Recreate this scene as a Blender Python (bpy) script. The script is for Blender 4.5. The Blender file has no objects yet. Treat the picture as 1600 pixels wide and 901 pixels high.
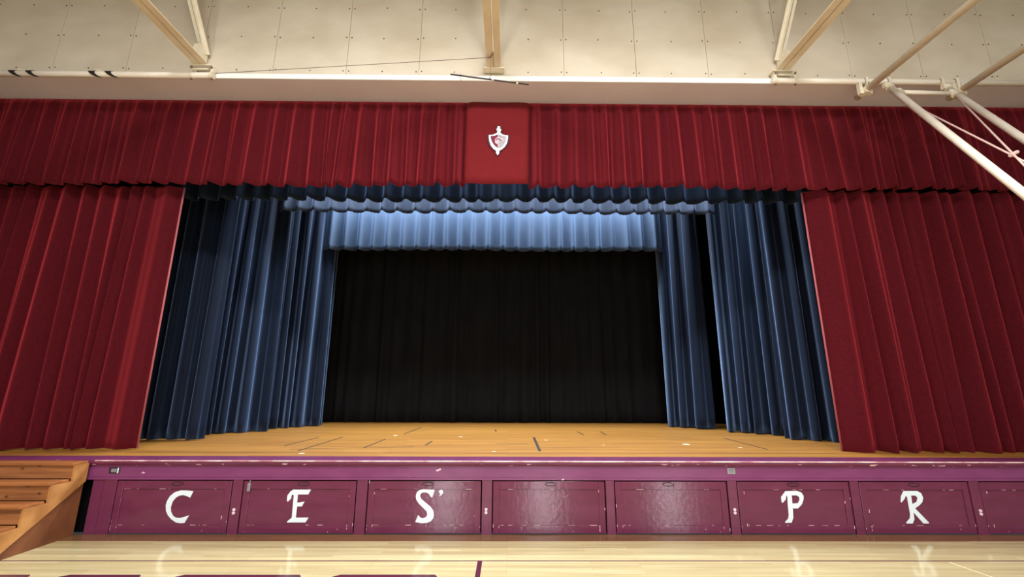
import bpy, bmesh, math, random
from mathutils import Vector, Matrix
from mathutils.geometry import tessellate_polygon

scene = bpy.context.scene
COL = scene.collection

# ------------------------------------------------------------------ camera
cam_d = bpy.data.cameras.new('camera')
cam = bpy.data.objects.new('camera', cam_d)
COL.objects.link(cam)
cam_d.sensor_width = 36.0
cam_d.lens = 680.0 / 1600.0 * 36.0
cam_d.clip_end = 200
p, yw, rl = (math.radians(a) for a in (12.8, 0.5, 0.2))
fw = Vector((math.sin(yw) * math.cos(p), math.cos(yw) * math.cos(p), math.sin(p)))
ri = Vector((math.cos(yw), -math.sin(yw), 0))
up = ri.cross(fw)
r2 = ri * math.cos(rl) + up * math.sin(rl)
u2 = -ri * math.sin(rl) + up * math.cos(rl)
M = Matrix((r2, u2, -fw)).transposed().to_4x4()
M.translation = Vector((0, 0, 1.81))
cam.matrix_world = M
scene.camera = cam

# ------------------------------------------------------------------ light and exposure
vs = scene.view_settings
vs.view_transform = 'Standard'
vs.look = 'None'
vs.exposure = 0.0
vs.gamma = 1.0
w = bpy.data.worlds.new('world')
scene.world = w
w.use_nodes = True
w.node_tree.nodes['Background'].inputs[0].default_value = (0.8, 0.85, 1.0, 1)
w.node_tree.nodes['Background'].inputs[1].default_value = 0.05


def area(name, loc, target, sx, sy, power, color):
    d = bpy.data.lights.new(name, 'AREA')
    d.shape = 'RECTANGLE'
    d.size, d.size_y = sx, sy
    d.energy = power
    d.color = color
    o = bpy.data.objects.new(name, d)
    COL.objects.link(o)
    o.location = loc
    o.rotation_euler = (Vector(target) - Vector(loc)).to_track_quat('-Z', 'Y').to_euler()
    return o


LAMP = (1.0, 0.975, 0.95)
# gym lamps hung between the roof trusses
for lx, ly, lz, lw in ((2.2, 2.6, 7.35, 95), (-2.2, 2.6, 7.35, 85), (2.7, 0.6, 8.3, 570), (-2.7, 0.6, 8.3, 540), (2.2, -5.5, 8.3, 220), (-2.2, -5.5, 8.3, 200)):
    area('gym_lamp', (lx, ly, lz), (lx * 0.95, ly + 0.2, 0), 1.3, 1.3, lw, LAMP)
# stage strip lights hidden above the border curtains, raking down their folds
area('stage_strip_light', (-0.4, 10.5, 7.15), (-0.4, 10.75, 5.5), 8.2, 0.2, 680, (0.86, 0.94, 1.0))
area('stage_strip_light', (0.0, 8.85, 6.75), (0, 9.0, 5.0), 9.4, 0.2, 560, (0.80, 0.90, 1.0))
area('stage_strip_light', (0.0, 7.25, 6.45), (0, 7.35, 4.0), 8.0, 0.15, 90, (0.84, 0.92, 1.0))


# ------------------------------------------------------------------ materials
def lin(c):
    c = c / 255.0
    return c / 12.92 if c <= 0.04045 else ((c + 0.055) / 1.055) ** 2.4


def rgb(r, g, b):
    return (lin(r), lin(g), lin(b), 1.0)


def new_mat(name):
    m = bpy.data.materials.new(name)
    m.use_nodes = True
    nt = m.node_tree
    return m, nt, nt.nodes['Principled BSDF']


def plain(name, c1, c2=None, scale=6.0, rough=0.6, metal=0.0, bump=0.0, sheen=0.0, sheen_tint=None, sheen_rough=0.45, stretch=(1, 1, 1), spec=0.5, detail=4.0, coat=0.0):
    """two-tone noise material in object space"""
    m, nt, b = new_mat(name)
    b.inputs['Roughness'].default_value = rough
    b.inputs['Metallic'].default_value = metal
    b.inputs['Specular IOR Level'].default_value = spec
    b.inputs['Coat Weight'].default_value = coat
    if sheen:
        b.inputs['Sheen Weight'].default_value = sheen
        b.inputs['Sheen Roughness'].default_value = sheen_rough
        b.inputs['Sheen Tint'].default_value = sheen_tint or (1, 1, 1, 1)
    tc = nt.nodes.new('ShaderNodeTexCoord')
    mp = nt.nodes.new('ShaderNodeMapping')
    mp.inputs['Scale'].default_value = stretch
    nz = nt.nodes.new('ShaderNodeTexNoise')
    nz.inputs['Scale'].default_value = scale
    nz.inputs['Detail'].default_value = detail
    nt.links.new(tc.outputs['Object'], mp.inputs['Vector'])
    nt.links.new(mp.outputs['Vector'], nz.inputs['Vector'])
    cr = nt.nodes.new('ShaderNodeValToRGB')
    cr.color_ramp.elements[0].position = 0.35
    cr.color_ramp.elements[1].position = 0.65
    cr.color_ramp.elements[0].color = c1
    cr.color_ramp.elements[1].color = c2 or c1
    nt.links.new(nz.outputs['Fac'], cr.inputs['Fac'])
    nt.links.new(cr.outputs['Color'], b.inputs['Base Color'])
    if bump:
        bp = nt.nodes.new('ShaderNodeBump')
        bp.inputs['Strength'].default_value = bump
        bp.inputs['Distance'].default_value = 0.01
        nt.links.new(nz.outputs['Fac'], bp.inputs['Height'])
        nt.links.new(bp.outputs['Normal'], b.inputs['Normal'])
    return m


def chipped(name, paint1, paint2, chip, rough, cscale, cstretch, thr):
    """gloss paint with small chips through to pale undercoat"""
    m = plain(name, paint1, paint2, 3.0, rough, stretch=(1, 1, 3), bump=0.0)
    nt = m.node_tree
    b = nt.nodes['Principled BSDF']
    base = b.inputs['Base Color'].links[0].from_socket
    tc = nt.nodes.new('ShaderNodeTexCoord')
    mp = nt.nodes.new('ShaderNodeMapping')
    mp.inputs['Scale'].default_value = cstretch
    nz = nt.nodes.new('ShaderNodeTexNoise')
    nz.inputs['Scale'].default_value = cscale
    nz.inputs['Detail'].default_value = 3.0
    nt.links.new(tc.outputs['Object'], mp.inputs['Vector'])
    nt.links.new(mp.outputs['Vector'], nz.inputs['Vector'])
    cr = nt.nodes.new('ShaderNodeValToRGB')
    cr.color_ramp.elements[0].position = thr
    cr.color_ramp.elements[1].position = thr + 0.015
    cr.color_ramp.elements[0].color = (0, 0, 0, 1)
    cr.color_ramp.elements[1].color = (1, 1, 1, 1)
    nt.links.new(nz.outputs['Fac'], cr.inputs['Fac'])
    mx = nt.nodes.new('ShaderNodeMix')
    mx.data_type = 'RGBA'
    nt.links.new(cr.outputs['Color'], mx.inputs['Factor'])
    nt.links.new(base, mx.inputs['A'])
    mx.inputs['B'].default_value = chip
    nt.links.new(mx.outputs['Result'], b.inputs['Base Color'])
    # soft brush relief in the gloss
    n2 = nt.nodes.new('ShaderNodeTexNoise')
    n2.inputs['Scale'].default_value = 18.0
    n2.inputs['Detail'].default_value = 3.0
    nt.links.new(tc.outputs['Object'], n2.inputs['Vector'])
    bp = nt.nodes.new('ShaderNodeBump')
    bp.inputs['Strength'].default_value = 0.12
    bp.inputs['Distance'].default_value = 0.01
    nt.links.new(n2.outputs['Fac'], bp.inputs['Height'])
    nt.links.new(bp.outputs['Normal'], b.inputs['Normal'])
    return m


def boards(name, c1, c2, seam, row, length, rough, blot1=None, coat=0.0):
    """narrow strip flooring running along x"""
    m, nt, b = new_mat(name)
    tc = nt.nodes.new('ShaderNodeTexCoord')
    br = nt.nodes.new('ShaderNodeTexBrick')
    br.offset = 0.37
    br.offset_frequency = 3
    br.inputs['Color1'].default_value = c1
    br.inputs['Color2'].default_value = c2
    br.inputs['Mortar'].default_value = seam
    br.inputs['Scale'].default_value = 1.0
    br.inputs['Mortar Size'].default_value = 0.0012
    br.inputs['Mortar Smooth'].default_value = 0.3
    br.inputs['Bias'].default_value = 0.0
    br.inputs['Brick Width'].default_value = length
    br.inputs['Row Height'].default_value = row
    nt.links.new(tc.outputs['Object'], br.inputs['Vector'])
    mp = nt.nodes.new('ShaderNodeMapping')
    mp.inputs['Scale'].default_value = (0.5, 9, 1)
    nt.links.new(tc.outputs['Object'], mp.inputs['Vector'])
    nz = nt.nodes.new('ShaderNodeTexNoise')
    nz.inputs['Scale'].default_value = 1.6
    nz.inputs['Detail'].default_value = 6
    nt.links.new(mp.outputs['Vector'], nz.inputs['Vector'])
    cr = nt.nodes.new('ShaderNodeValToRGB')
    cr.color_ramp.elements[0].position = 0.3
    cr.color_ramp.elements[1].position = 0.7
    cr.color_ramp.elements[0].color = blot1 or (0.8, 0.76, 0.7, 1)
    cr.color_ramp.elements[1].color = (1.06, 1.04, 1.0, 1)
    nt.links.new(nz.outputs['Fac'], cr.inputs['Fac'])
    mx = nt.nodes.new('ShaderNodeMix')
    mx.data_type = 'RGBA'
    mx.blend_type = 'MULTIPLY'
    mx.inputs['Factor'].default_value = 1.0
    nt.links.new(br.outputs['Color'], mx.inputs['A'])
    nt.links.new(cr.outputs['Color'], mx.inputs['B'])
    nt.links.new(mx.outputs['Result'], b.inputs['Base Color'])
    b.inputs['Roughness'].default_value = rough
    b.inputs['Coat Weight'].default_value = coat
    b.inputs['Coat Roughness'].default_value = 0.1
    return m


def wood(name, c1, c2, axis_scale, rough=0.5, knots=True):
    m = plain(name, c1, c2, 2.2, rough, stretch=axis_scale, detail=7)
    if knots:
        nt = m.node_tree
        b = nt.nodes['Principled BSDF']
        base = b.inputs['Base Color'].links[0].from_socket
        tc = nt.nodes.new('ShaderNodeTexCoord')
        sp = nt.nodes.new('ShaderNodeSeparateXYZ')
        mp = nt.nodes.new('ShaderNodeCombineXYZ')
        mz = nt.nodes.new('ShaderNodeMath')
        mz.operation = 'MULTIPLY'
        mz.inputs[1].default_value = 1.7
        vo = nt.nodes.new('ShaderNodeTexVoronoi')
        vo.inputs['Scale'].default_value = 3.2
        vo.voronoi_dimensions = '2D'
        nt.links.new(tc.outputs['Object'], sp.inputs[0])
        nt.links.new(sp.outputs['X'], mp.inputs['X'])
        nt.links.new(sp.outputs['Z'], mz.inputs[0])
        nt.links.new(mz.outputs[0], mp.inputs['Y'])
        nt.links.new(mp.outputs[0], vo.inputs['Vector'])
        cr = nt.nodes.new('ShaderNodeValToRGB')
        cr.color_ramp.elements[0].position = 0.03
        cr.color_ramp.elements[1].position = 0.11
        cr.color_ramp.elements[0].color = (0.3, 0.22, 0.18, 1)
        cr.color_ramp.elements[1].color = (1, 1, 1, 1)
        nt.links.new(vo.outputs['Distance'], cr.inputs['Fac'])
        mx = nt.nodes.new('ShaderNodeMix')
        mx.data_type = 'RGBA'
        mx.blend_type = 'MULTIPLY'
        mx.inputs['Factor'].default_value = 1.0
        nt.links.new(base, mx.inputs['A'])
        nt.links.new(cr.outputs['Color'], mx.inputs['B'])
        nt.links.new(mx.outputs['Result'], b.inputs['Base Color'])
    return m


def emit(name, c, s):
    m, nt, b = new_mat(name)
    b.inputs['Base Color'].default_value = c
    b.inputs['Emission Color'].default_value = c
    b.inputs['Emission Strength'].default_value = s
    return m


MAT = dict(
    ply=plain('plywood_paint', rgb(217, 207, 189), rgb(201, 189, 168), 0.9, 0.75, stretch=(1, 1, 1.6), detail=5),
    seam=plain('seam_dark', rgb(120, 100, 75), rough=0.9),
    screw=plain('screw_rust', rgb(95, 78, 60), rough=0.7),
    trim=plain('white_trim_paint', rgb(250, 250, 248), rgb(244, 244, 242), 2, 0.45),
    soffit=plain('soffit_paint', rgb(230, 222, 234), rgb(222, 213, 225), 0.7, 0.7),
    room=plain('gym_wall_paint', rgb(164, 158, 148), rgb(156, 148, 138), 0.6, 0.8),
    dark=plain('stage_black_paint', rgb(8, 8, 9), rough=0.95, spec=0.1),
    red=plain('red_velvet', (0.066, 0.0035, 0.0075, 1), (0.046, 0.0024, 0.0055, 1), 30, 0.9, sheen=0.62, sheen_rough=0.58, sheen_tint=(0.95, 0.085, 0.115, 1), spec=0.1, stretch=(1, 1, 0.7), bump=0.15),
    redflat=plain('red_velvet_smooth', (0.165, 0.010, 0.0135, 1), (0.148, 0.009, 0.012, 1), 9, 0.85, sheen=0.1, sheen_tint=(0.9, 0.16, 0.17, 1), spec=0.15),
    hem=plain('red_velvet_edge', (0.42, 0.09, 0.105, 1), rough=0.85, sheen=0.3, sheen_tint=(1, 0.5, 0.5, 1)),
    blue=plain('blue_black_drape', (0.0050, 0.009, 0.021, 1), (0.004, 0.0075, 0.018, 1), 5, 0.6, sheen=1.0, sheen_rough=0.42, sheen_tint=(0.38, 0.58, 1.0, 1), spec=0.08, stretch=(1, 1, 0.4)),  # wing cloth kept darker than the rear border, shade put into its colour
    blue_shaded=plain('shaded_blue_border', (0.010, 0.019, 0.040, 1), (0.008, 0.015, 0.032, 1), 5, 0.6, sheen=0.8, sheen_tint=(0.2, 0.34, 0.7, 1), spec=0.1, stretch=(1, 1, 0.4)),  # front border: shade of its row put into the cloth colour
    blue_half_lit=plain('half_lit_blue_border', (0.030, 0.042, 0.070, 1), (0.024, 0.034, 0.060, 1), 5, 0.6, sheen=0.3, sheen_tint=(0.4, 0.5, 0.8, 1), spec=0.2, stretch=(1, 1, 0.4)),  # middle border: half-lit tone put into the cloth colour
    blue_lit=plain('lit_blue_drape', (0.040, 0.068, 0.124, 1), (0.033, 0.058, 0.108, 1), 5, 0.6, sheen=0.35, sheen_tint=(0.35, 0.55, 1.0, 1), spec=0.2, stretch=(1, 1, 0.4)),  # rear border: strong light on it put into a lighter cloth colour
    black=plain('black_drape', (0.0095, 0.010, 0.011, 1), (0.007, 0.0073, 0.008, 1), 4, 0.9, spec=0.1, stretch=(1, 1, 0.3)),
    maple=boards('maple_strip_floor', rgb(202, 190, 149), rgb(188, 173, 129), rgb(168, 138, 92), 0.057, 1.4, 0.11),
    brown_boards=boards('brown_floor_border', rgb(124, 90, 62), rgb(116, 82, 56), rgb(80, 54, 36), 0.09, 2.4, 0.2),
    stage=boards('stage_strip_floor', rgb(180, 130, 60), rgb(160, 110, 48), rgb(140, 92, 40), 0.06, 1.8, 0.42, (0.74, 0.68, 0.6, 1)),
    court=plain('maroon_court_paint', rgb(82, 34, 56), rough=0.2),
    pale=plain('pale_court_tape', rgb(232, 212, 168), rough=0.3),
    tape=plain('black_floor_tape', rgb(46, 30, 20), rough=0.6),
    scuff=plain('white_scuff', rgb(232, 216, 190), rough=0.7),
    fascia=chipped('purple_gloss_fascia', rgb(126, 60, 106), rgb(118, 54, 98), rgb(235, 190, 205), 0.26, 5.0, (1.0, 1, 2.2), 0.735),
    door=chipped('purple_gloss_door', rgb(108, 44, 75), rgb(100, 40, 68), rgb(235, 190, 205), 0.14, 6.0, (1.0, 1, 1.6), 0.76),
    cove=chipped('purple_gloss_worn', rgb(120, 44, 72), rgb(112, 38, 66), rgb(240, 205, 205), 0.3, 9.0, (0.8, 1, 3.0), 0.64),
    post=chipped('purple_gloss_post', rgb(110, 46, 78), rgb(102, 42, 70), rgb(235, 190, 205), 0.3, 6.0, (1.6, 1, 1.0), 0.74),
    nosing=chipped('purple_nosing', rgb(116, 52, 92), rgb(106, 45, 82), rgb(236, 204, 205), 0.3, 7.0, (0.7, 2, 2), 0.74),
    chip_edge=plain('pale_chips_and_edge', rgb(246, 222, 214), rgb(190, 130, 140), 5.0, 0.5, stretch=(1, 1, 1)),
    white=plain('white_vinyl', rgb(228, 241, 248), rough=0.5),
    offwhite=plain('pad_felt', rgb(226, 205, 212), rough=0.7),
    metal=plain('dull_steel', rgb(170, 172, 178), rgb(150, 152, 160), 20, 0.4, metal=0.5),
    cream=plain('cream_steel_paint', rgb(236, 228, 208), rgb(228, 219, 198), 5, 0.5),
    tan=plain('tan_truss_paint', rgb(238, 226, 204), rgb(230, 216, 192), 4, 0.6),
    pipe=plain('cream_pipe_paint', rgb(240, 232, 220), rgb(234, 225, 210), 4, 0.4),
    strap=plain('black_strap', rgb(28, 20, 22), rough=0.6),
    rod=plain('dark_rod', rgb(58, 48, 48), rgb(40, 32, 34), 9, 0.5),
    wire=plain('wire_steel', rgb(120, 104, 84), rough=0.5),
    cable=plain('pink_cream_cable', rgb(232, 200, 194), rough=0.5),
    riser=wood('stair_pine', rgb(172, 112, 66), rgb(132, 80, 44), (0.6, 5, 12)),
    tread=wood('stair_tread_oak', rgb(168, 106, 58), rgb(138, 82, 46), (0.5, 6, 6), 0.35, False),
    string=wood('stair_ply', rgb(194, 138, 80), rgb(158, 104, 54), (3, 2.2, 2.2), 0.5, False),
    infill=wood('stair_infill_ply', rgb(132, 80, 46), rgb(100, 58, 34), (3, 1.0, 1.0), 0.6, False),
    maroon=plain('emblem_maroon', rgb(112, 16, 46), rough=0.7),
    grey=plain('emblem_grey', rgb(172, 172, 176), rgb(150, 150, 156), 30, 0.7, stretch=(0.3, 1, 2)),
    outline=plain('emblem_outline', rgb(74, 16, 40), rough=0.8),
    pinkish=plain('emblem_pink', rgb(226, 180, 196), rough=0.7),
    navy=plain('emblem_navy', rgb(58, 44, 78), rough=0.7),
    pane=emit('daylight_pane', (0.92, 0.96, 1.0, 1), 36.0),
)


# ------------------------------------------------------------------ mesh helpers
def tag(o, label=None, cat=None, group=None, kind=None):
    if label:
        o['label'] = label
    if cat:
        o['category'] = cat
    if group:
        o['group'] = group
    if kind:
        o['kind'] = kind
    return o


def link(name, bm, m, parent=None, smooth=False):
    me = bpy.data.meshes.new(name)
    bmesh.ops.recalc_face_normals(bm, faces=bm.faces)
    bm.to_mesh(me)
    bm.free()
    me.materials.append(MAT[m] if isinstance(m, str) else m)
    if smooth:
        me.polygons.foreach_set('use_smooth', [True] * len(me.polygons))
    o = bpy.data.objects.new(name, me)
    COL.objects.link(o)
    if parent:
        o.parent = parent
    return o


def empty(name, loc, label=None, cat=None, group=None, kind=None):
    o = bpy.data.objects.new(name, None)
    COL.objects.link(o)
    o.location = loc
    o.empty_display_size = 0.1
    return tag(o, label, cat, group, kind)


def attach(o, parent):
    """parent while keeping world coordinates in the mesh"""
    o.parent = parent
    o.matrix_parent_inverse = Matrix.Translation(-Vector(parent.location))
    return o


def box(bm, x0, x1, y0, y1, z0, z1, bev=0.0):
    r = bmesh.ops.create_cube(bm, size=1.0)
    vs_ = r['verts']
    for v in vs_:
        v.co = Vector(((x0 + x1) / 2 + v.co.x * (x1 - x0), (y0 + y1) / 2 + v.co.y * (y1 - y0), (z0 + z1) / 2 + v.co.z * (z1 - z0)))
    if bev:
        ed = list({e for v in vs_ for e in v.link_edges})
        bmesh.ops.bevel(bm, geom=ed, offset=bev, segments=2, affect='EDGES', profile=0.5)


def part_box(name, m, parent, *a, bev=0.0):
    bm = bmesh.new()
    box(bm, *a, bev=bev)
    o = link(name, bm, m)
    return attach(o, parent) if parent else o


def prism(bm, pts, y0, y1, hole=None):
    """polygon in x,z extruded from y0 (front) to y1"""
    loops = [[Vector((a, b, 0)) for a, b in pts]]
    if hole:
        loops.append([Vector((a, b, 0)) for a, b in hole])
    tris = tessellate_polygon(loops)
    flat = [q for l in loops for q in l]
    f = [bm.verts.new((q.x, y0, q.y)) for q in flat]
    k = [bm.verts.new((q.x, y1, q.y)) for q in flat]
    for t in tris:
        try:
            bm.faces.new([f[i] for i in t])
            bm.faces.new([k[i] for i in reversed(t)])
        except ValueError:
            pass
    o = 0
    for l in loops:
        n = len(l)
        for i in range(n):
            j = (i + 1) % n
            bm.faces.new((f[o + i], f[o + j], k[o + j], k[o + i]))
        o += n


def xprism(bm, pts, x0, x1):
    """polygon in y,z extruded along x"""
    f = [bm.verts.new((x0, a, b)) for a, b in pts]
    k = [bm.verts.new((x1, a, b)) for a, b in pts]
    bm.faces.new(f)
    bm.faces.new(list(reversed(k)))
    n = len(pts)
    for i in range(n):
        j = (i + 1) % n
        bm.faces.new((f[i], f[j], k[j], k[i]))


def tube(bm, a, b, r, seg=12, r2=None):
    a, b = Vector(a), Vector(b)
    d = (b - a)
    q = d.to_track_quat('Z', 'Y').to_matrix().to_4x4()
    q.translation = (a + b) / 2
    bmesh.ops.create_cone(bm, cap_ends=True, segments=seg, radius1=r, radius2=r if r2 is None else r2, depth=d.length, matrix=q)


def part_tube(name, m, parent, a, b, r, seg=14):
    bm = bmesh.new()
    tube(bm, a, b, r, seg)
    o = link(name, bm, m)
    for pl in o.data.polygons:
        pl.use_smooth = len(pl.vertices) == 4
    return attach(o, parent) if parent else o


def bar(bm, a, b, wx, wn, up_=Vector((1, 0, 0))):
    """rectangular bar from a to b: wx across up_, wn across the other"""
    a, b = Vector(a), Vector(b)
    d = (b - a).normalized()
    s = up_.normalized()
    n = d.cross(s).normalized()
    vs_ = []
    for e in (a, b):
        for i, j in ((-1, -1), (1, -1), (1, 1), (-1, 1)):
            vs_.append(bm.verts.new(e + s * i * wx / 2 + n * j * wn / 2))
    for f in ((0, 1, 2, 3), (7, 6, 5, 4), (0, 4, 5, 1), (1, 5, 6, 2), (2, 6, 7, 3), (3, 7, 4, 0)):
        bm.faces.new([vs_[i] for i in f])


def ridge(u):
    """narrow rounded ridge standing off a shallow field"""
    c = math.exp(-((u - 0.5) / 0.17) ** 2)
    return c + 0.10 * math.sin(2 * math.pi * u) ** 2


def wave(u):
    return 0.5 - 0.5 * math.cos(2 * math.pi * u)


def drape(path, z_top, z_bot, period, depth, prof, seed, k_top=0.6, sway=0.04, jit=0.25, ncol=12, nrow=16, firsts=(), lasts=(), hem=0.012, wrinkle=0.0, amps=(0.75, 1.2), harm=0.0, lap=0.0, ramp=0.7):
    """hanging cloth along a plan path; folds stand off towards the audience (right of the path direction)"""
    if prof is ridge:
        ncol = max(ncol, 26)
    rnd = random.Random(seed)
    pts = [Vector((a, b)) for a, b in path]
    seg = [(pts[i + 1] - pts[i]).length for i in range(len(pts) - 1)]
    L = sum(seg)
    ws = list(firsts)
    while sum(ws) + sum(lasts) < L - period * 0.6:
        ws.append(period * (1 + rnd.uniform(-jit, jit)))
    ws += list(lasts)
    k = L / sum(ws)
    ws = [a * k for a in ws]
    n = len(ws)
    sw = [rnd.uniform(-sway, sway) for _ in range(n + 1)]
    sw[0] = sw[-1] = 0
    am = [rnd.uniform(*amps) for _ in range(n)]
    hm = [rnd.uniform(-harm, harm) for _ in range(n)]
    kt = [min(1.0, k_top * rnd.uniform(0.75, 1.25)) for _ in range(n)]

    def at(s):
        s = max(0.0, min(L, s))
        i = 0
        while i < len(seg) - 1 and s > seg[i]:
            s -= seg[i]
            i += 1
        d = (pts[i + 1] - pts[i]).normalized()
        return pts[i] + d * s, Vector((d.y, -d.x))

    bm = bmesh.new()
    rows = []
    cols = []
    s0 = 0
    for i in range(n):
        for c in range(ncol):
            cols.append((i, c / ncol, s0))
        s0 += ws[i]
    cols.append((n - 1, 1.0, s0 - ws[-1]))
    for r in range(nrow + 1):
        t = r / nrow
        row = []
        for i, u, sb in cols:
            s = sb + u * ws[i] + (sw[i] * (1 - u) + sw[i + 1] * u) * t
            o = prof(u) + hm[i] * math.sin(4 * math.pi * u) * 0.5
            off = depth * am[i] * o * (kt[i] + (1 - kt[i]) * t ** ramp)
            off += 0.012 * math.sin(s * 3.1 + seed) * t
            if wrinkle:
                off += wrinkle * rnd.uniform(-1, 1) * (t ** 3)
            lp = lap * (kt[i] + (1 - kt[i]) * t)
            if prof is ridge:
                s += ws[i] * lp * (u - 0.5) * math.exp(-((u - 0.5) / 0.19) ** 2)
            else:
                s += ws[i] * lp * math.sin(4 * math.pi * u)
            P, N = at(s)
            z = z_top + (z_bot - z_top) * t
            z += hem * t * math.sin(s * 1.3 + seed * 2.0) * 0.6
            if r == nrow:
                z += hem * rnd.uniform(-0.25, 0.25)
            row.append(bm.verts.new((P.x + N.x * off, P.y + N.y * off, z)))
        rows.append(row)
    for r in range(nrow):
        for c in range(len(cols) - 1):
            bm.faces.new((rows[r][c], rows[r][c + 1], rows[r + 1][c + 1], rows[r + 1][c]))
    return bm


def cloth(name, m, parent, bm, thick=0.008):
    o = link(name, bm, m, smooth=True)
    md = o.modifiers.new('thickness', 'SOLIDIFY')
    md.thickness = thick
    md.offset = 0
    return attach(o, parent) if parent else o


# ================================================================== THE SETTING
# ---- gym floor
fl = part_box('floor', 'maple', None, -12, 12, -14, 6.04, -0.12, 0.0)
tag(fl, 'pale glossy maple strip gym floor in front of the stage', kind='structure')
part_box('brown_border', 'brown_boards', fl, -12, 12, 5.80, 6.035, 0.0, 0.002)  # darker brown strip of boards along the stage foot
part_box('court_line', 'court', fl, -12, 12, 5.178, 5.198, 0.0, 0.0015)
part_box('court_line', 'court', fl, -0.312, -0.262, 2.0, 5.178, 0.0, 0.0015)
for x0, x1 in ((-5.4, -4.66), (-4.333, -3.585), (-3.209, -2.024), (-1.684, -0.694)):
    bm = bmesh.new()
    q = [(x0 + 0.04, 4.835), (x1 - 0.02, 4.835), (x1 + 0.01, 4.80), (x1, 4.56), (x0 - 0.02, 4.56), (x0 - 0.02, 4.79)]
    f = [bm.verts.new((a, b, 0.0015)) for a, b in q]
    bm.faces.new(f)
    r = bmesh.ops.extrude_face_region(bm, geom=bm.faces[:])
    for v in r['geom']:
        if isinstance(v, bmesh.types.BMVert):
            v.co.z = 0.0002
    attach(link('floor_marking', bm, 'court'), fl)
bm = bmesh.new()
bar(bm, (4.74, 5.15, 0.001), (4.83, 4.5, 0.001), 0.02, 0.0012)
attach(link('court_tape', bm, 'pale'), fl)

# ---- plywood wall over the proscenium
WY = 6.176
wb = part_box('wall_back', 'seam', None, -12, 12, WY + 0.012, WY + 0.16, 6.68, 9.6)
tag(wb, 'cream plywood panelled wall above the stage opening', kind='structure')
seams = [-0.293 + 1.19 * k for k in range(-8, 9)]
rs = random.Random(4)
scr = bmesh.new()
for i in range(len(seams) - 1):
    a, b = seams[i] + 0.003, seams[i + 1] - 0.003
    pb = part_box('plywood_panel', 'ply', wb, a, b, WY + rs.uniform(-0.0015, 0.001), WY + 0.014, 6.76, 9.2)
    for z in (6.85, 7.48, 8.07, 8.67):
        for x in (a + 0.042, (a + b) / 2 + rs.uniform(-0.03, 0.03), b - 0.042):
            zz = z + rs.uniform(-0.012, 0.012)
            bmesh.ops.create_cone(scr, cap_ends=True, segments=8, radius1=0.0125, radius2=0.009, depth=0.008,
                                  matrix=Matrix.Translation((x, WY - 0.003, zz)) @ Matrix.Rotation(math.pi / 2, 4, 'X'))
so = attach(link('panel_screws', scr, 'screw'), wb)
so['kind'] = 'stuff'
tr = part_box('trim_1', 'trim', None, -12, 12, WY - 0.028, WY - 0.011, 6.664, 6.757, bev=0.006)
tag(tr, 'bright white trim board along the foot of the plywood wall', kind='structure')
sf = part_box('trim_2', 'soffit', None, -12, 12, WY - 0.01, 7.05, 6.664, 6.679)
tag(sf, 'mauve tan underside of the header above the red valance', kind='structure')
wbs = part_box('wall_header', 'dark', None, -12, 12, 7.05, 7.15, 6.64, 9.6)
tag(wbs, 'dark back of the header over the stage opening', kind='structure')

# ---- rest of the gym (behind and beside the camera)
tag(part_box('wall_left', 'room', None, -12.15, -12, -14, 6.3, -0.12, 9.6), 'cream side wall of the gym left of the frame', kind='structure')
tag(part_box('wall_right', 'room', None, 12, 12.15, -14, 6.3, -0.12, 9.6), 'cream side wall of the gym right of the frame', kind='structure')
tag(part_box('wall_rear', 'room', None, -12.15, 12.15, -14.15, -14, -0.12, 9.6), 'cream end wall of the gym behind the camera', kind='structure')
tag(part_box('ceiling', 'room', None, -12.15, 12.15, -14.15, 6.34, 9.6, 9.75), 'cream gym ceiling above the roof trusses', kind='structure')
for i, (x, wd) in enumerate(((-3.4, 1.1), (2.0, 1.1), (9.0, 1.0))):
    wn = part_box('window_%d' % (i + 1), 'trim', None, x - wd / 2 - 0.08, x + wd / 2 + 0.08, -13.999, -13.95, 2.5, 6.3)
    tag(wn, 'tall daylight window in the end wall, number %d from the left' % (i + 1), kind='structure')
    for k in range(3):
        part_box('pane', 'pane', wn, x - wd / 2, x + wd / 2, -13.97, -13.94, 2.6 + k * 1.22, 3.76 + k * 1.22)

# ---- stage platform
D = 6.04
st = part_box('floor_stage', 'stage', None, -9.2, 9.2, 6.37, 13.2, 0.80, 0.88)
tag(st, 'amber strip wood stage floor with dark tape marks', kind='structure')
for a, b in (((-3.112, 6.878), (-3.129, 8.718)), ((-3.596, 7.452), (-3.558, 8.654)), ((-2.252, 7.246), (-2.229, 8.371)),
             ((-2.099, 9.266), (-2.045, 10.87)), ((-1.341, 7.533), (-1.332, 8.099)), ((0.503, 8.746), (0.486, 6.901)),
             ((1.512, 9.9), (1.542, 9.232)), ((2.017, 9.9), (1.999, 9.243)), ((4.129, 8.718), (4.061, 7.132)), ((-0.274, 10.276), (-0.248, 9.839))):
    wdt = 0.045 if abs(a[0] - 0.503) < 0.01 else 0.03
    bm = bmesh.new()
    bar(bm, (a[0], a[1], 0.8805), (b[0], b[1], 0.8805), wdt, 0.002)
    attach(link('floor_tape', bm, 'tape'), st)
bm = bmesh.new()
bar(bm, (-9.1, 6.70, 0.8802), (9.1, 6.70, 0.8802), 0.012, 0.002, Vector((0, 1, 0)))
attach(link('floor_seam', bm, 'tape'), st)
bm = bmesh.new()
bar(bm, (-3.3, 7.05, 0.8805), (-1.5, 7.35, 0.8805), 0.02, 0.002, Vector((0, 1, 0)))
bar(bm, (-0.2, 7.75, 0.8805), (0.35, 7.78, 0.8805), 0.02, 0.002, Vector((0, 1, 0)))
attach(link('floor_scratch', bm, 'tape'), st)
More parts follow.
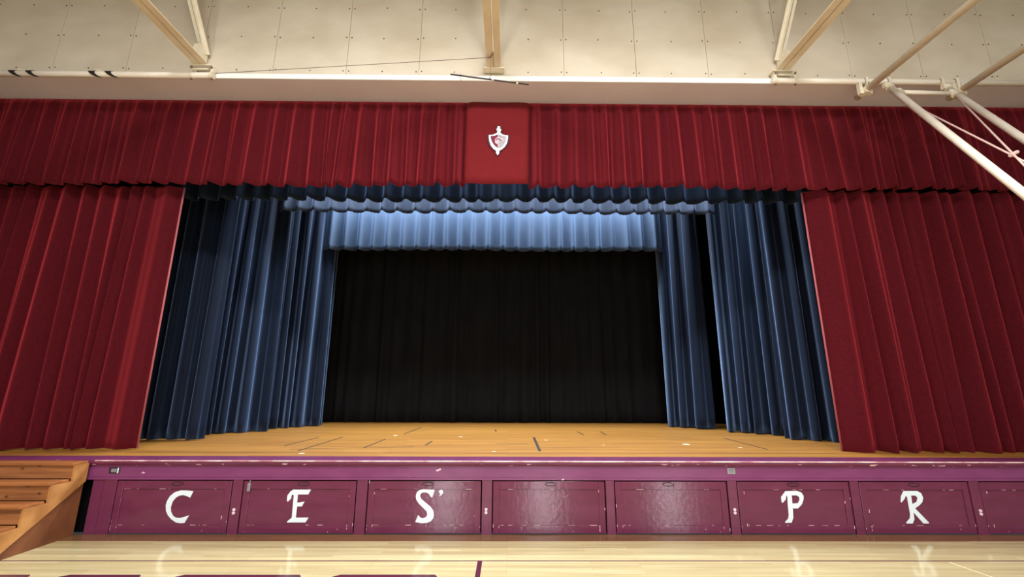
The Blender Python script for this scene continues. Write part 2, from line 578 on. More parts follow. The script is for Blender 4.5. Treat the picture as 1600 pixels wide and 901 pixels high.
for x, y, r in ((3.03, 7.75, 0.09), (3.75, 7.35, 0.04), (-2.95, 6.62, 0.05), (-0.2, 6.85, 0.03), (0.7, 8.3, 0.04), (-0.9, 8.8, 0.05), (1.6, 7.6, 0.03), (-2.2, 9.0, 0.05)):
    bm = bmesh.new()
    rr = random.Random(int(x * 100))
    f = [bm.verts.new((x + r * rr.uniform(0.5, 1.2) * math.cos(a * math.pi / 4), y + r * rr.uniform(0.5, 1.2) * math.sin(a * math.pi / 4), 0.8815)) for a in range(8)]
    bm.faces.new(f)
    attach(link('white_scuff', bm, 'scuff'), st)

ws = empty('wall_stage', (0, D, 0), 'purple painted front of the stage platform', kind='structure')
# nosing board, cove, fascia, posts
part_box('nosing', 'nosing', ws, -9.2, 9.2, 6.0, 6.37, 0.846, 0.8795)
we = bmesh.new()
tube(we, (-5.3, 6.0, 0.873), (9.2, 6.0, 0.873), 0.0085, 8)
attach(link('pale_edge', we, 'chip_edge'), ws)  # thin pale strip along the front edge of the nosing
bm = bmesh.new()
xprism(bm, [(6.004, 0.846), (6.012, 0.826), (6.032, 0.815), (6.06, 0.812), (6.06, 0.846)], -9.2, 9.2)
attach(link('cove_moulding', bm, 'cove'), ws)
part_box('fascia_board', 'fascia', ws, -9.2, 9.2, 6.04, 6.10, 0.672, 0.815)
part_box('rail_board', 'fascia', ws, -9.2, 9.2, 6.034, 6.09, 0.640, 0.670, bev=0.002)
DX = [(-5.0, -3.53), (-3.388, -1.94), (-1.79, -0.332), (-0.187, 1.264), (1.389, 2.847), (2.98, 4.446), (4.572, 6.011), (6.154, 7.60), (7.74, 9.19)]
edges = [(-5.165, -5.006)] + [(DX[i][1] + 0.008, DX[i + 1][0] - 0.008) for i in range(8)]
for a, b in edges:
    part_box('post', 'post', ws, a, b, 6.04, 6.10, 0.0, 0.640, bev=0.003)
part_box('corner_post', 'post', ws, -5.31, -5.172, 6.046, 6.10, 0.0, 0.640)
part_box('backing', 'dark', ws, -9.2, 9.2, 6.13, 6.17, 0.0, 0.80)  # black sheet, also standing in for shade on the front beside the stairs
for x, z in ((-3.464, 0.268), (-0.268, 0.275), (2.916, 0.275), (6.09, 0.265)):
    for dz in (-0.019, 0.019):
        part_tube('bumper_dot', 'offwhite', ws, (x, 6.042, z + dz), (x, 6.030, z + dz), 0.018, 16)
# socket plate and label plate on the fascia
pl = part_box('socket_plate', 'strap', ws, -5.129, -4.992, 6.032, 6.04, 0.716, 0.785, bev=0.003)
q = part_box('socket_face', 'metal', None, -5.10, -5.03, 6.028, 6.033, 0.730, 0.772)
attach(q, pl)
q = part_box('socket_clip', 'white', None, -5.018, -5.004, 6.026, 6.033, 0.718, 0.783)
attach(q, pl)
pl = part_box('label_plate', 'metal', ws, 2.872, 2.973, 6.034, 6.04, 0.721, 0.792, bev=0.002)
for z in (0.775, 0.762, 0.745):
    attach(part_box('label_line', 'rod', None, 2.885, 2.955, 6.0325, 6.0345, z - 0.002, z + 0.002), pl)

LET = {
    'C': [(-4.023, 0.5), (-4.053, 0.423), (-4.092, 0.441), (-4.145, 0.454), (-4.194, 0.446), (-4.233, 0.423), (-4.266, 0.376), (-4.278, 0.309), (-4.265, 0.256), (-4.232, 0.21), (-4.193, 0.188), (-4.142, 0.184), (-4.094, 0.197), (-4.029, 0.217), (-4.075, 0.128), (-4.125, 0.125), (-4.184, 0.135), (-4.247, 0.171), (-4.298, 0.217), (-4.331, 0.27), (-4.345, 0.336), (-4.336, 0.389), (-4.309, 0.443), (-4.259, 0.486), (-4.19, 0.508), (-4.104, 0.508)],
    'S': [(-0.935, 0.522), (-0.963, 0.428), (-0.985, 0.44), (-1.009, 0.474), (-1.046, 0.49), (-1.083, 0.49), (-1.111, 0.474), (-1.12, 0.447), (-1.104, 0.413), (-1.055, 0.373), (-0.98, 0.32), (-0.942, 0.273), (-0.932, 0.22), (-0.942, 0.18), (-0.972, 0.147), (-1.022, 0.13), (-1.086, 0.127), (-1.166, 0.14), (-1.134, 0.22), (-1.104, 0.193), (-1.075, 0.183), (-1.046, 0.191), (-1.025, 0.206), (-1.017, 0.233), (-1.028, 0.266), (-1.066, 0.299), (-1.127, 0.353), (-1.165, 0.4), (-1.175, 0.447), (-1.163, 0.488), (-1.135, 0.515), (-1.084, 0.528), (-1.019, 0.526)],
    'ap': [(-0.879, 0.508), (-0.85, 0.522), (-0.828, 0.508), (-0.827, 0.481), (-0.848, 0.458), (-0.872, 0.445), (-0.869, 0.454), (-0.856, 0.474), (-0.873, 0.481)],
    'P': [(3.611, 0.51), (3.759, 0.515), (3.816, 0.494), (3.839, 0.453), (3.833, 0.413), (3.802, 0.352), (3.744, 0.304), (3.678, 0.304), (3.671, 0.224), (3.67, 0.197), (3.64, 0.137), (3.559, 0.135), (3.558, 0.144), (3.602, 0.184), (3.615, 0.224), (3.621, 0.372), (3.627, 0.439), (3.618, 0.46), (3.61, 0.453), (3.602, 0.412), (3.554, 0.369), (3.545, 0.378), (3.545, 0.439)],
    'Ph': [(3.685, 0.46), (3.751, 0.46), (3.781, 0.44), (3.781, 0.406), (3.753, 0.365), (3.681, 0.361)],
    'E': [(-2.75, 0.52), (-2.523, 0.52), (-2.553, 0.463), (-2.686, 0.463), (-2.685, 0.364), (-2.591, 0.378), (-2.619, 0.321), (-2.68, 0.321), (-2.682, 0.19), (-2.52, 0.191), (-2.553, 0.135), (-2.786, 0.135), (-2.782, 0.149), (-2.732, 0.19), (-2.736, 0.453), (-2.758, 0.463), (-2.766, 0.444), (-2.766, 0.415), (-2.803, 0.377), (-2.816, 0.387), (-2.817, 0.449), (-2.782, 0.501)],
    'R': [(5.157, 0.515), (5.335, 0.515), (5.382, 0.487), (5.396, 0.435), (5.377, 0.383), (5.332, 0.345), (5.266, 0.307), (5.413, 0.137), (5.401, 0.128), (5.339, 0.128), (5.235, 0.259), (5.231, 0.178), (5.2, 0.128), (5.122, 0.128), (5.12, 0.141), (5.175, 0.188), (5.189, 0.235), (5.189, 0.444), (5.17, 0.454), (5.156, 0.425), (5.105, 0.377), (5.094, 0.387), (5.114, 0.454)],
    'Rh': [(5.244, 0.46), (5.303, 0.458), (5.324, 0.429), (5.302, 0.383), (5.24, 0.356)],
}
DL = ['purple storage door bearing the white letter C, beside the wooden stairs', 'purple storage door bearing the white letter E with a small grey latch',
      'purple storage door bearing the white letter S and an apostrophe', 'unlettered purple storage door right of the letter S door',
      'unlettered purple storage door left of the letter P door', 'purple storage door bearing the white letter P',
      'purple storage door bearing the white letter R', 'purple storage door right of the letter R, cut by the frame', 'purple storage door beyond the right edge of the picture']
HX = [-4.232, -2.622, -1.019, 0.558, 2.085, 3.715, 5.295, 6.9, 8.5]
LN = ['C', 'E', 'S', None, None, 'P', 'R', None, None]
rs = random.Random(8)
for i, (a, b) in enumerate(DX):
    y0 = 6.046 + rs.uniform(-0.002, 0.004)
    dr = part_box('door_%d' % (i + 1), 'door', None, a + 0.006, b - 0.008, y0 + 0.012, y0 + 0.036, 0.012, 0.626)
    tag(dr, DL[i], kind='structure')
    sw_ = 0.085
    for nm, bx in (('stile', (a + 0.006, a + sw_, y0, y0 + 0.014, 0.012, 0.626)), ('stile', (b - sw_, b - 0.008, y0, y0 + 0.014, 0.012, 0.626)),
                   ('rail', (a + sw_ + 0.001, b - sw_ - 0.001, y0 + 0.0005, y0 + 0.014, 0.53, 0.626)), ('rail', (a + sw_ + 0.001, b - sw_ - 0.001, y0 + 0.0005, y0 + 0.014, 0.012, 0.105))):
        part_box(nm, 'door', dr, *bx, bev=0.0025)
    # worn pale paint along the panel's edges
    wbm = bmesh.new()
    for z, ch in ((0.5285, 0.32), (0.1065, 0.4)):
        x = a + 0.1
        while x < b - 0.2:
            ln = rs.uniform(0.015, 0.09)
            if rs.random() < ch and x + ln < b - 0.1:
                box(wbm, x, x + ln, y0 - 0.0012, y0 + 0.004, z - 0.0016, z + 0.0016)
            x += ln + rs.uniform(0.015, 0.1)
    for k in range(7):
        x, z = rs.choice((a + 0.012, a + sw_, b - sw_, b - 0.012, rs.uniform(a + 0.1, b - 0.1))), rs.uniform(0.03, 0.1) if k < 4 else rs.uniform(0.1, 0.6)
        h = rs.uniform(0.008, 0.04)
        if sw_ + 0.01 < x - a < b - a - sw_ - 0.01:
            z = rs.uniform(0.02, 0.06)
            h = 0.01
        box(wbm, x - 0.0035, x + 0.0035, y0 - 0.0012, y0 + 0.006, z, z + h)
    attach(link('paint_chips', wbm, 'chip_edge'), dr)
    # finger slot with raised oval rim
    hb = bmesh.new()
    n = 20
    rx, rz = 0.068, 0.017
    o_ = [hb.verts.new((HX[i] + (rx + 0.008) * math.cos(2 * math.pi * k / n), y0 - 0.005, 0.592 + (rz + 0.008) * math.sin(2 * math.pi * k / n))) for k in range(n)]
    i_ = [hb.verts.new((HX[i] + rx * math.cos(2 * math.pi * k / n), y0 - 0.005, 0.592 + rz * math.sin(2 * math.pi * k / n))) for k in range(n)]
    e_ = [hb.verts.new((v.co.x, y0 + 0.004, v.co.z)) for v in o_]
    for k in range(n):
        j = (k + 1) % n
        hb.faces.new((o_[k], o_[j], i_[j], i_[k]))
        hb.faces.new((o_[k], e_[k], e_[j], o_[j]))
    hd = attach(link('finger_slot', hb, 'strap'), dr)
    hb = bmesh.new()
    prism(hb, [(HX[i] + rx * math.cos(2 * math.pi * k / n), 0.592 + rz * math.sin(2 * math.pi * k / n)) for k in range(n)], y0 - 0.0015, y0 + 0.003)
    attach(link('slot_recess', hb, 'door'), hd)
    if LN[i]:
        lb = bmesh.new()
        prism(lb, LET[LN[i]], y0 + 0.008, y0 + 0.013, LET.get(LN[i] + 'h'))
        lo = attach(link('painted_letter', lb, 'white'), dr)
        lo['label'] = 'white letter %s' % LN[i]
        if LN[i] == 'S':
            lb = bmesh.new()
            prism(lb, LET['ap'], y0 + 0.008, y0 + 0.013)
            attach(link('painted_apostrophe', lb, 'white'), dr)
    if i == 1:
        lb = bmesh.new()
        box(lb, -3.334, -3.294, y0 - 0.012, y0 - 0.001, 0.50, 0.60, bev=0.003)
        tube(lb, (-3.31, y0 - 0.006, 0.60), (-3.305, y0 - 0.006, 0.634), 0.006, 8)
        lo = attach(link('latch', lb, 'metal'), dr)
        lo['label'] = 'small grey steel latch'

tag(part_box('wall_pier_left', 'room', None, -12, -9.21, 6.05, 6.3, 0.0, 6.66), 'cream wall pier left of the stage opening', kind='structure')
tag(part_box('wall_pier_right', 'room', None, 9.21, 12, 6.05, 6.3, 0.0, 6.66), 'cream wall pier right of the stage opening', kind='structure')

# ---- stage house shell (dark)
tag(part_box('wall_stage_back', 'dark', None, -9.6, 9.6, 13.1, 13.2, 0.88, 8.2), 'black back wall of the stage', kind='structure')
tag(part_box('wall_stage_left', 'dark', None, -9.7, -9.6, 6.4, 13.2, 0.0, 8.2), 'black left wall of the stage', kind='structure')
tag(part_box('wall_stage_right', 'dark', None, 9.6, 9.7, 6.4, 13.2, 0.0, 8.2), 'black right wall of the stage', kind='structure')
tag(part_box('ceiling_stage', 'dark', None, -9.7, 9.7, 7.15, 13.2, 8.2, 8.3), 'black ceiling above the stage', kind='structure')

# ================================================================== CURTAINS
# ---- red valance with centre banner and crest
va = empty('valance', (0, 6.72, 6.66), 'long pleated red velvet valance across the stage top with crest panel', 'curtain')
cloth('pleated_cloth', 'red', va, drape([(-9.3, 6.72), (-0.74, 6.72)], 6.663, 5.065, 0.305, 0.14, ridge, 11, 0.02, 0.05, 0.2, wrinkle=0.004, amps=(0.7, 1.2), hem=0.03, ramp=0.3, harm=0.5), 0.01)
cloth('pleated_cloth', 'red', va, drape([(0.34, 6.72), (9.3, 6.72)], 6.663, 5.065, 0.305, 0.14, ridge, 12, 0.02, 0.05, 0.2, wrinkle=0.004, amps=(0.7, 1.2), hem=0.03, ramp=0.3, harm=0.5), 0.01)
bm = bmesh.new()
NX, NZ = 24, 10
g = []
for r in range(NZ + 1):
    t = r / NZ
    g.append([])
    for c in range(NX + 1):
        u = c / NX
        x = -0.745 + u * (1.095 - 0.03 * t)
        y = 6.70 - 0.10 * t ** 0.4 + 0.035 * max(0, abs(u - 0.5) * 2 - 0.86) / 0.14 + 0.012 * math.exp(-((u - 0.9 + 0.04 * t) / 0.025) ** 2) - 0.004 * math.sin(u * 9 + t)
        g[-1].append(bm.verts.new((x, y, 6.663 - 1.580 * t - 0.012 * t * math.sin(u * 3.1))))
for r in range(NZ):
    for c in range(NX):
        bm.faces.new((g[r][c], g[r][c + 1], g[r + 1][c + 1], g[r + 1][c]))
cp = cloth('centre_banner', 'redflat', va, bm, 0.012)
EM = {
    'outer': [(-0.199, 6.127), (-0.153, 6.125), (-0.153, 6.079), (-0.134, 6.071), (-0.141, 6.039), (-0.155, 6.011), (-0.111, 5.974), (-0.068, 5.959), (-0.017, 5.954), (-0.02, 5.887), (-0.038, 5.807), (-0.073, 5.743), (-0.123, 5.695), (-0.163, 5.671), (-0.168, 5.616), (-0.191, 5.587), (-0.216, 5.631), (-0.216, 5.67), (-0.267, 5.709), (-0.31, 5.773), (-0.333, 5.852), (-0.344, 5.916), (-0.342, 5.961), (-0.284, 5.965), (-0.227, 5.989), (-0.198, 6.011), (-0.201, 6.038), (-0.219, 6.078), (-0.199, 6.087)],
    'left': [(-0.313, 5.94), (-0.234, 5.949), (-0.191, 5.974), (-0.188, 5.718), (-0.239, 5.757), (-0.282, 5.821), (-0.305, 5.884)],
    'right': [(-0.185, 5.974), (-0.125, 5.95), (-0.046, 5.935), (-0.053, 5.871), (-0.081, 5.791), (-0.124, 5.735), (-0.182, 5.71)],
    'fig': [(-0.239, 5.821), (-0.233, 5.885), (-0.197, 5.917), (-0.139, 5.902), (-0.096, 5.878), (-0.074, 5.886), (-0.081, 5.862), (-0.125, 5.857), (-0.168, 5.862), (-0.16, 5.83), (-0.182, 5.798), (-0.21, 5.789)],
    'arch': [(-0.225, 5.861), (-0.204, 5.89), (-0.168, 5.892), (-0.139, 5.867), (-0.125, 5.851), (-0.142, 5.851), (-0.171, 5.876), (-0.197, 5.876), (-0.217, 5.853)],
    'blade': [(-0.181, 6.103), (-0.174, 6.103), (-0.173, 6.0), (-0.180, 6.0)],
}
cx = sum(a for a, b in EM['outer']) / len(EM['outer'])


def crest(name, m, pts, y):
    b_ = bmesh.new()
    prism(b_, pts, y, y + 0.004)
    return attach(link(name, b_, m), cp)


grown = [(-0.18 + (a + 0.18) * 1.13 + (0.014 if a > -0.17 else -0.014), 5.86 + (b - 5.86) * 1.06) for a, b in EM['outer']]
crest('crest_outline', 'outline', grown, 6.596)
crest('crest_border', 'white', EM['outer'], 6.592)
crest('shield_field', 'maroon', EM['left'], 6.588)
crest('shield_field', 'grey', EM['right'], 6.588)
crest('crest_emblem', 'pinkish', EM['fig'], 6.584)
crest('crest_arch', 'navy', EM['arch'], 6.580)
crest('sword_hilt', 'grey', EM['blade'], 6.588)

# ---- red house curtains
rc = empty('house_curtain', (-7.4, 6.97, 0.9), 'red velvet house curtain drawn to the left side above the stairs', 'curtain', 'red house curtains')
cloth('cloth', 'red', rc, drape([(-9.4, 6.99), (-5.575, 6.97)], 5.13, 0.895, 0.29, 0.20, wave, 21, 0.6, 0.10, 0.3, nrow=26, lasts=(0.22, 0.46), amps=(0.5, 1.15), harm=0.6, lap=0.02, wrinkle=0.002), 0.01)
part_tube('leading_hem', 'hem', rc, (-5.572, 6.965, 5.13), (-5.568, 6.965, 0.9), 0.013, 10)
part_tube('track_pipe', 'strap', rc, (-9.5, 7.04, 5.17), (-5.65, 7.04, 5.17), 0.02)
rc = empty('house_curtain', (7.2, 6.95, 0.9), 'red velvet house curtain drawn to the right side of the stage', 'curtain', 'red house curtains')
cloth('cloth', 'red', rc, drape([(5.07, 6.93), (9.4, 6.95)], 5.11, 0.885, 0.32, 0.20, wave, 22, 0.6, 0.10, 0.3, nrow=26, firsts=(0.52, 0.22), amps=(0.5, 1.15), harm=0.6, lap=0.02, wrinkle=0.002), 0.01)
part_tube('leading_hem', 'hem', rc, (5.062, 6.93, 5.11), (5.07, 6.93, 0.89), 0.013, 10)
part_tube('track_pipe', 'strap', rc, (5.15, 7.0, 5.15), (9.5, 7.0, 5.15), 0.02)

# ---- border curtains above the stage
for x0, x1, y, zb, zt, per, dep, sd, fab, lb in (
        (-6.45, 5.95, 7.62, 5.19, 6.9, 0.345, 0.19, 31, 'blue_shaded', 'blue border curtain in a shaded tone, hanging directly behind the red valance'),
        (-5.2, 4.72, 9.3, 5.67, 7.3, 0.37, 0.15, 32, 'blue_half_lit', 'blue border curtain in a half-lit tone, middle row, a narrow strip below the dark one'),
        (-4.87, 4.09, 11.0, 5.32, 7.4, 0.36, 0.15, 33, 'blue_lit', 'blue pleated border curtain in a lit tone, the rearmost and brightest of three')):
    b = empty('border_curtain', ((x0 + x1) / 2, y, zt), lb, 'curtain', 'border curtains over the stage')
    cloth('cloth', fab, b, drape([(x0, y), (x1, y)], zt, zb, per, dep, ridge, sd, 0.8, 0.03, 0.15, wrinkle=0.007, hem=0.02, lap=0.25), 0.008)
    part_tube('batten_pipe', 'dark', b, (x0 - 0.1, y + 0.06, zt + 0.02), (x1 + 0.1, y + 0.06, zt + 0.02), 0.025)
    for u in (0.03, 0.35, 0.65, 0.97):
        xx = x0 + (x1 - x0) * u
        part_tube('lift_line', 'dark', b, (xx, y + 0.06, zt + 0.03), (xx, y + 0.06, 8.2), 0.006, 6)

# ---- wing curtains (legs)
LEGS = [
    ([(-6.9, 8.16), (-5.40, 8.22)], 6.6, 41, 0.30, 'dark blue wing curtain at the left, nearest the red house curtain'),
    ([(-6.5, 8.75), (-5.21, 9.98)], 7.0, 42, 0.34, 'blue wing curtain in the middle of the left side'),
    ([(-5.75, 10.15), (-4.60, 11.30)], 7.2, 43, 0.34, 'blue wing curtain at the left, farthest back by the black backdrop'),
    ([(3.99, 11.25), (4.80, 10.45)], 7.2, 44, 0.30, 'blue wing curtain at the right, farthest back by the black backdrop'),
    ([(4.86, 10.02), (5.85, 9.05)], 7.0, 45, 0.34, 'blue wing curtain in the middle of the right side'),
    ([(5.26, 8.62), (6.35, 8.0)], 6.6, 46, 0.32, 'dark blue wing curtain at the right, nearest the red house curtain'),
]
for path, zt, sd, per, lb in LEGS:
    mx_, my_ = (path[0][0] + path[1][0]) / 2, (path[0][1] + path[1][1]) / 2
    b = empty('wing_curtain', (mx_, my_, 0.89), lb, 'curtain', 'blue wing curtains')
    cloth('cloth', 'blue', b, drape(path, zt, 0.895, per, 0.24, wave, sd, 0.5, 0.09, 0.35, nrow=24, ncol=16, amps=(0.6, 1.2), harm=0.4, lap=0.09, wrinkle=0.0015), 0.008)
    d = (Vector(path[1]) - Vector(path[0])).normalized() * 0.1
    part_tube('track_pipe', 'dark', b, (path[0][0] - d.x, path[0][1] - d.y + 0.05, zt + 0.03), (path[1][0] + d.x, path[1][1] + d.y + 0.05, zt + 0.03), 0.025)

bd = empty('backdrop_curtain', (0, 12.3, 0.89), 'wide plain black backdrop curtain closing the rear of the stage', 'curtain')
cloth('cloth', 'black', bd, drape([(-6.2, 12.32), (6.2, 12.32)], 7.4, 0.90, 0.36, 0.12, wave, 51, 0.5, 0.08, 0.35, nrow=18, amps=(0.3, 1.1), harm=0.4), 0.008)
part_tube('batten_pipe', 'dark', bd, (-6.3, 12.4, 7.43), (6.3, 12.4, 7.43), 0.025)

# ================================================================== ROOF TRUSSES
for xc, lb in ((-4.94, 'cream and tan steel roof truss at the left, above the end of the left rail'), (-0.255, 'tan steel roof truss at the centre, seen straight from below'), (4.42, 'cream and tan steel roof truss at the right, above the end of the right rail')):
    t = empty('roof_truss', (xc, WY, 6.83), lb, 'truss', 'steel roof trusses')
    for sgn in (-1, 1):
        bm = bmesh.new()
        x0, x1 = sorted((xc + sgn * 0.008, xc + sgn * 0.112))
        box(bm, x0, x1, -13.9, WY - 0.012, 6.83, 6.842)
        xv = xc + sgn * 0.008
        x0, x1 = sorted((xv, xv + sgn * 0.012))
        box(bm, x0, x1, -13.9, WY - 0.012, 6.842, 6.94)
        attach(link('bottom_chord', bm, 'tan'), t)
        bm = bmesh.new()
        x0, x1 = sorted((xc + sgn * 0.008, xc + sgn * 0.112))
        box(bm, x0, x1, -13.9, WY - 0.012, 9.40, 9.412)
        attach(link('top_chord', bm, 'tan'), t)
    y = 6.1
    k = 0
    while y > -12:
        bm = bmesh.new()
        a, b = (Vector((xc, y, 7.06)), Vector((xc, y - 1.75, 9.40))) if k % 2 == 0 else (Vector((xc, y, 9.40)), Vector((xc, y - 1.75, 6.93)))
        for sgn in (-1, 1):
            bar(bm, a + Vector((sgn * 0.042, 0, 0)), b + Vector((sgn * 0.042, 0, 0)), 0.062, 0.012)
            bar(bm, a + Vector((sgn * 0.014, 0, 0)), b + Vector((sgn * 0.014, 0, 0)), 0.010, 0.075)
        attach(link('web_member', bm, 'cream'), t)
        y -= 1.75
        k += 1
    bm = bmesh.new()
    xprism(bm, [(6.15, 6.84), (6.15, 7.16), (6.02, 7.2), (5.86, 7.06), (5.80, 6.86)], xc - 0.006, xc + 0.006)
    attach(link('gusset_plate', bm, 'cream'), t)
    part_box('bearing_plate', 'cream', t, xc - 0.17, xc + 0.17, 6.03, WY - 0.016, 6.808, 6.828, bev=0.003)

# ---- wall rails
for x0, x1, lb, brs in ((-9.3, -4.75, 'cream painted wall rail pipe at the upper left with black straps', (-4.93,)), (4.245, 9.3, 'cream painted wall rail pipe at the upper right behind the hoop frame', (4.45,))):
    r = empty('wall_rail', ((x0 + x1) / 2, 6.08, 6.66), lb, 'pipe')
    part_tube('pipe', 'pipe', r, (x0, 6.085, 6.66), (x1, 6.085, 6.66), 0.046, 18)
    for bx in brs:
        for s in (-0.15, 0.17):
            bm = bmesh.new()
            tube(bm, (bx + s - 0.022, 6.085, 6.66), (bx + s + 0.022, 6.085, 6.66), 0.054, 16)
            box(bm, bx + s - 0.022, bx + s + 0.022, 6.06, 6.13, 6.70, 6.80)
            cl = attach(link('clamp', bm, 'cream'), r)
            for pa, pb in (((bx + s, 6.085, 6.61), (bx + s, 6.085, 6.585)), ((bx + s, 6.06, 6.78), (bx + s, 6.03, 6.78))):
                part_tube('bolt', 'wire', cl, pa, pb, 0.015, 8)
        part_box('bracket_bar', 'cream', r, bx - 0.12, bx + 0.13, 6.02, 6.05, 6.725, 6.745, bev=0.003)
    if x0 < 0:
        for sx in (-7.97, -7.70, -6.71, -6.45):
            bm = bmesh.new()
            n = 10
            prev = None
            for k in range(n + 1):
                a = math.radians(100 + 170 * k / n)
                x = sx + 0.16 * (k / n) ** 2
                pa = [bm.verts.new((x + dx, 6.085 + 0.053 * math.cos(a), 6.66 + 0.053 * math.sin(a))) for dx in (0.0, 0.125 * (1 - 0.6 * k / n))]
                if prev:
                    bm.faces.new((prev[0], prev[1], pa[1], pa[0]))
                prev = pa
            sp = link('strap', bm, 'strap', smooth=True)
            md = sp.modifiers.new('thickness', 'SOLIDIFY')
            md.thickness = 0.005
            attach(sp, r)
        for sx in (-7.86, -6.60):
            part_box('strap_buckle', 'cream', r, sx + 0.02, sx + 0.10, 6.035, 6.10, 6.70, 6.716, bev=0.004)
    else:
        for bx in (5.75, 6.12, 6.98, 7.22):
            bm = bmesh.new()
            tube(bm, (bx - 0.02, 6.085, 6.66), (bx + 0.02, 6.085, 6.66), 0.056, 16)
            box(bm, bx - 0.02, bx + 0.02, 6.02, 6.06, 6.52, 6.70)
            attach(link('clamp', bm, 'cream'), r)

# ---- hoop support frame, upper right
A, B = Vector((6.025, 5.98, 6.50)), Vector((6.96, 5.98, 6.48))
dv = Vector((-0.130, -0.525, -0.841))
bs = empty('hoop_support_frame', (6.5, 5.98, 6.5), 'cream pipe basketball hoop support frame slanting down at the upper right', 'frame')
LA, LB = 4.6, 4.6
part_tube('slanted_pipe', 'pipe', bs, A - dv * 0.05, A + dv * LA, 0.044, 18)
part_tube('slanted_pipe', 'pipe', bs, B - dv * 0.05, B + dv * LB, 0.044, 18)
part_tube('cross_pipe', 'pipe', bs, Vector((6.08, 5.86, 6.30)), Vector((6.90, 5.86, 6.285)), 0.032, 14)
part_tube('level_pipe', 'cream', bs, (5.70, 6.22, 6.46), (5.69, -1.0, 6.46), 0.050, 18)
part_tube('level_pipe', 'tan', bs, (7.22, 6.22, 6.46), (7.14, -1.0, 6.46), 0.050, 18)
part_tube('cross_pipe', 'pipe', bs, A + dv * 4.5, B + dv * 4.5, 0.032, 14)
c1, c2 = Vector((5.95, 5.52, 5.77)), Vector((6.80, 5.74, 6.09))
x_ = Vector((6.18, 4.80, 4.62))
e1 = c1 + (x_ - c1) * 1.9
e2 = c2 + (x_ - c2) * 1.45
part_tube('brace_cable', 'cable', bs, c1, e1, 0.011, 8)
part_tube('brace_cable', 'cable', bs, c2 + Vector((0, -0.02, 0)), e2 + Vector((0, -0.02, 0)), 0.011, 8)
bm = bmesh.new()
tube(bm, x_ + Vector((-0.04, -0.02, -0.02)), x_ + Vector((0.06, -0.02, 0.03)), 0.022, 10)
attach(link('cable_clip', bm, 'cable'), bs)
for c, r in ((A + dv * 0.02, 0.058), (B + dv * 0.02, 0.058), (Vector((6.06, 5.86, 6.30)), 0.05), (Vector((6.90, 5.86, 6.285)), 0.05)):
    bm = bmesh.new()
    tube(bm, c - dv * 0.05, c + dv * 0.05, r, 14)
    box(bm, c.x - 0.08, c.x - 0.03, c.y - 0.03, c.y + 0.03, c.z - 0.02, c.z + 0.05)
    attach(link('pipe_clamp', bm, 'cream'), bs)
for xx in (5.70, 7.22):
    bm = bmesh.new()
    tube(bm, (xx, 6.12, 6.46), (xx, 5.98, 6.46), 0.060, 16)
    box(bm, xx - 0.10, xx - 0.05, 6.02, 6.08, 6.40, 6.60)
    box(bm, xx + 0.05, xx + 0.10, 6.02, 6.08, 6.40, 6.60)
    attach(link('pipe_clamp', bm, 'cream'), bs)

# ---- hanging rod, its wire and the guy wire
hr = empty('hanging_rod', (-0.30, 5.79, 6.40), 'thin dark rod hanging tilted on a wire below the centre truss', 'rod')
R0, R1 = Vector((-0.905, 5.79, 6.487)), Vector((0.296, 5.79, 6.318))
for a, b in ((0.0, 0.535), (0.55, 0.845), (0.86, 1.0)):
    part_tube('rod_section', 'rod', hr, R0.lerp(R1, a), R0.lerp(R1, b), 0.011, 10)
part_tube('ferrule', 'pipe', hr, R0.lerp(R1, 0.53), R0.lerp(R1, 0.555), 0.012, 10)
part_tube('ferrule', 'pipe', hr, R0.lerp(R1, 0.84), R0.lerp(R1, 0.865), 0.012, 10)
part_tube('suspension_wire', 'wire', hr, (-0.292, 5.79, 6.40), (-0.292, 5.80, 6.83), 0.0035, 6)
part_tube('stub_wire', 'wire', hr, (-0.745, 5.79, 6.37), (-0.745, 5.79, 6.50), 0.003, 6)
bm = bmesh.new()
prism(bm, [(-0.33, 6.405), (-0.285, 6.395), (-0.292, 6.45)], 5.784, 5.794)
attach(link('rod_eye', bm, 'metal'), hr)
gw = empty('guy_wire', (-4.66, 6.03, 6.65), 'thin wire running from the left rail end up to the centre truss hook', 'wire')
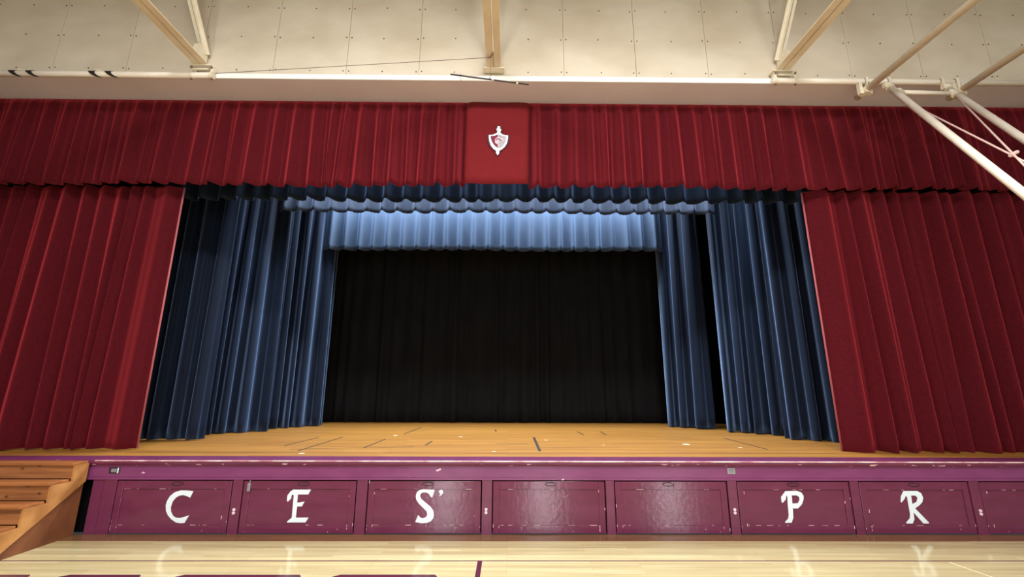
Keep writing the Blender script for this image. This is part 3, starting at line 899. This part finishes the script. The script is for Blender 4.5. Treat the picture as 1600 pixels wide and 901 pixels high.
part_tube('wire', 'wire', gw, (-4.68, 6.03, 6.655), (-0.33, 5.80, 6.80), 0.0045, 6)
bm = bmesh.new()
tube(bm, (-0.33, 5.80, 6.80), (-0.29, 5.78, 6.79), 0.010, 8)
tube(bm, (-0.29, 5.78, 6.79), (-0.265, 5.75, 6.84), 0.010, 8)
attach(link('hook', bm, 'wire'), gw)

# ================================================================== WOODEN STAIRS
sx = -5.37
SX0 = -7.6
stp = empty('wooden_stairs', (-6.4, 5.3, 0), 'knotty wooden stairs climbing to the stage at the left edge', 'stairs')
TR = [(5.99, 5.81, 0.880), (5.81, 5.56, 0.695), (5.56, 5.30, 0.505), (5.30, 5.02, 0.318), (5.02, 4.75, 0.140)]
for i, (yb, yf, z) in enumerate(TR):
    part_box('tread', 'tread', stp, SX0, sx, yf - 0.028, yb - 0.030 if i else yb - 0.002, z - 0.032, z - 0.001, bev=0.006)
    zn = TR[i + 1][2] if i < 4 else 0.0
    part_box('riser', 'riser', stp, SX0, sx - 0.02, yf, yf + 0.02, zn + 0.001, z - 0.031)
prof_ = [(5.99, 0.848)]
for i, (yb, yf, z) in enumerate(TR):
    zn = TR[i + 1][2] - 0.032 if i < 4 else 0.0
    prof_ += [(yf + 0.001, z - 0.032), (yf + 0.001, zn)]
prof_ = prof_ + [(5.05, 0.0), (5.99, 0.63)]
bm = bmesh.new()
f = [bm.verts.new((sx + 0.012, a, b)) for a, b in prof_]
k = [bm.verts.new((sx - 0.018, a, b)) for a, b in prof_]
tri = tessellate_polygon([[Vector((a, b, 0)) for a, b in prof_]])
for t in tri:
    bm.faces.new([f[i] for i in t])
    bm.faces.new([k[i] for i in reversed(t)])
for i in range(len(prof_)):
    j = (i + 1) % len(prof_)
    bm.faces.new((f[i], f[j], k[j], k[i]))
attach(link('stringer', bm, 'string'), stp)
bm = bmesh.new()
xprism(bm, [(5.99, 0.0), (5.08, 0.0), (5.99, 0.62)], sx - 0.03, sx - 0.012)
attach(link('side_panel', bm, 'infill'), stp)
part_box('foot_block', 'white', stp, -5.40, -5.345, 4.98, 5.04, 0.0, 0.02)
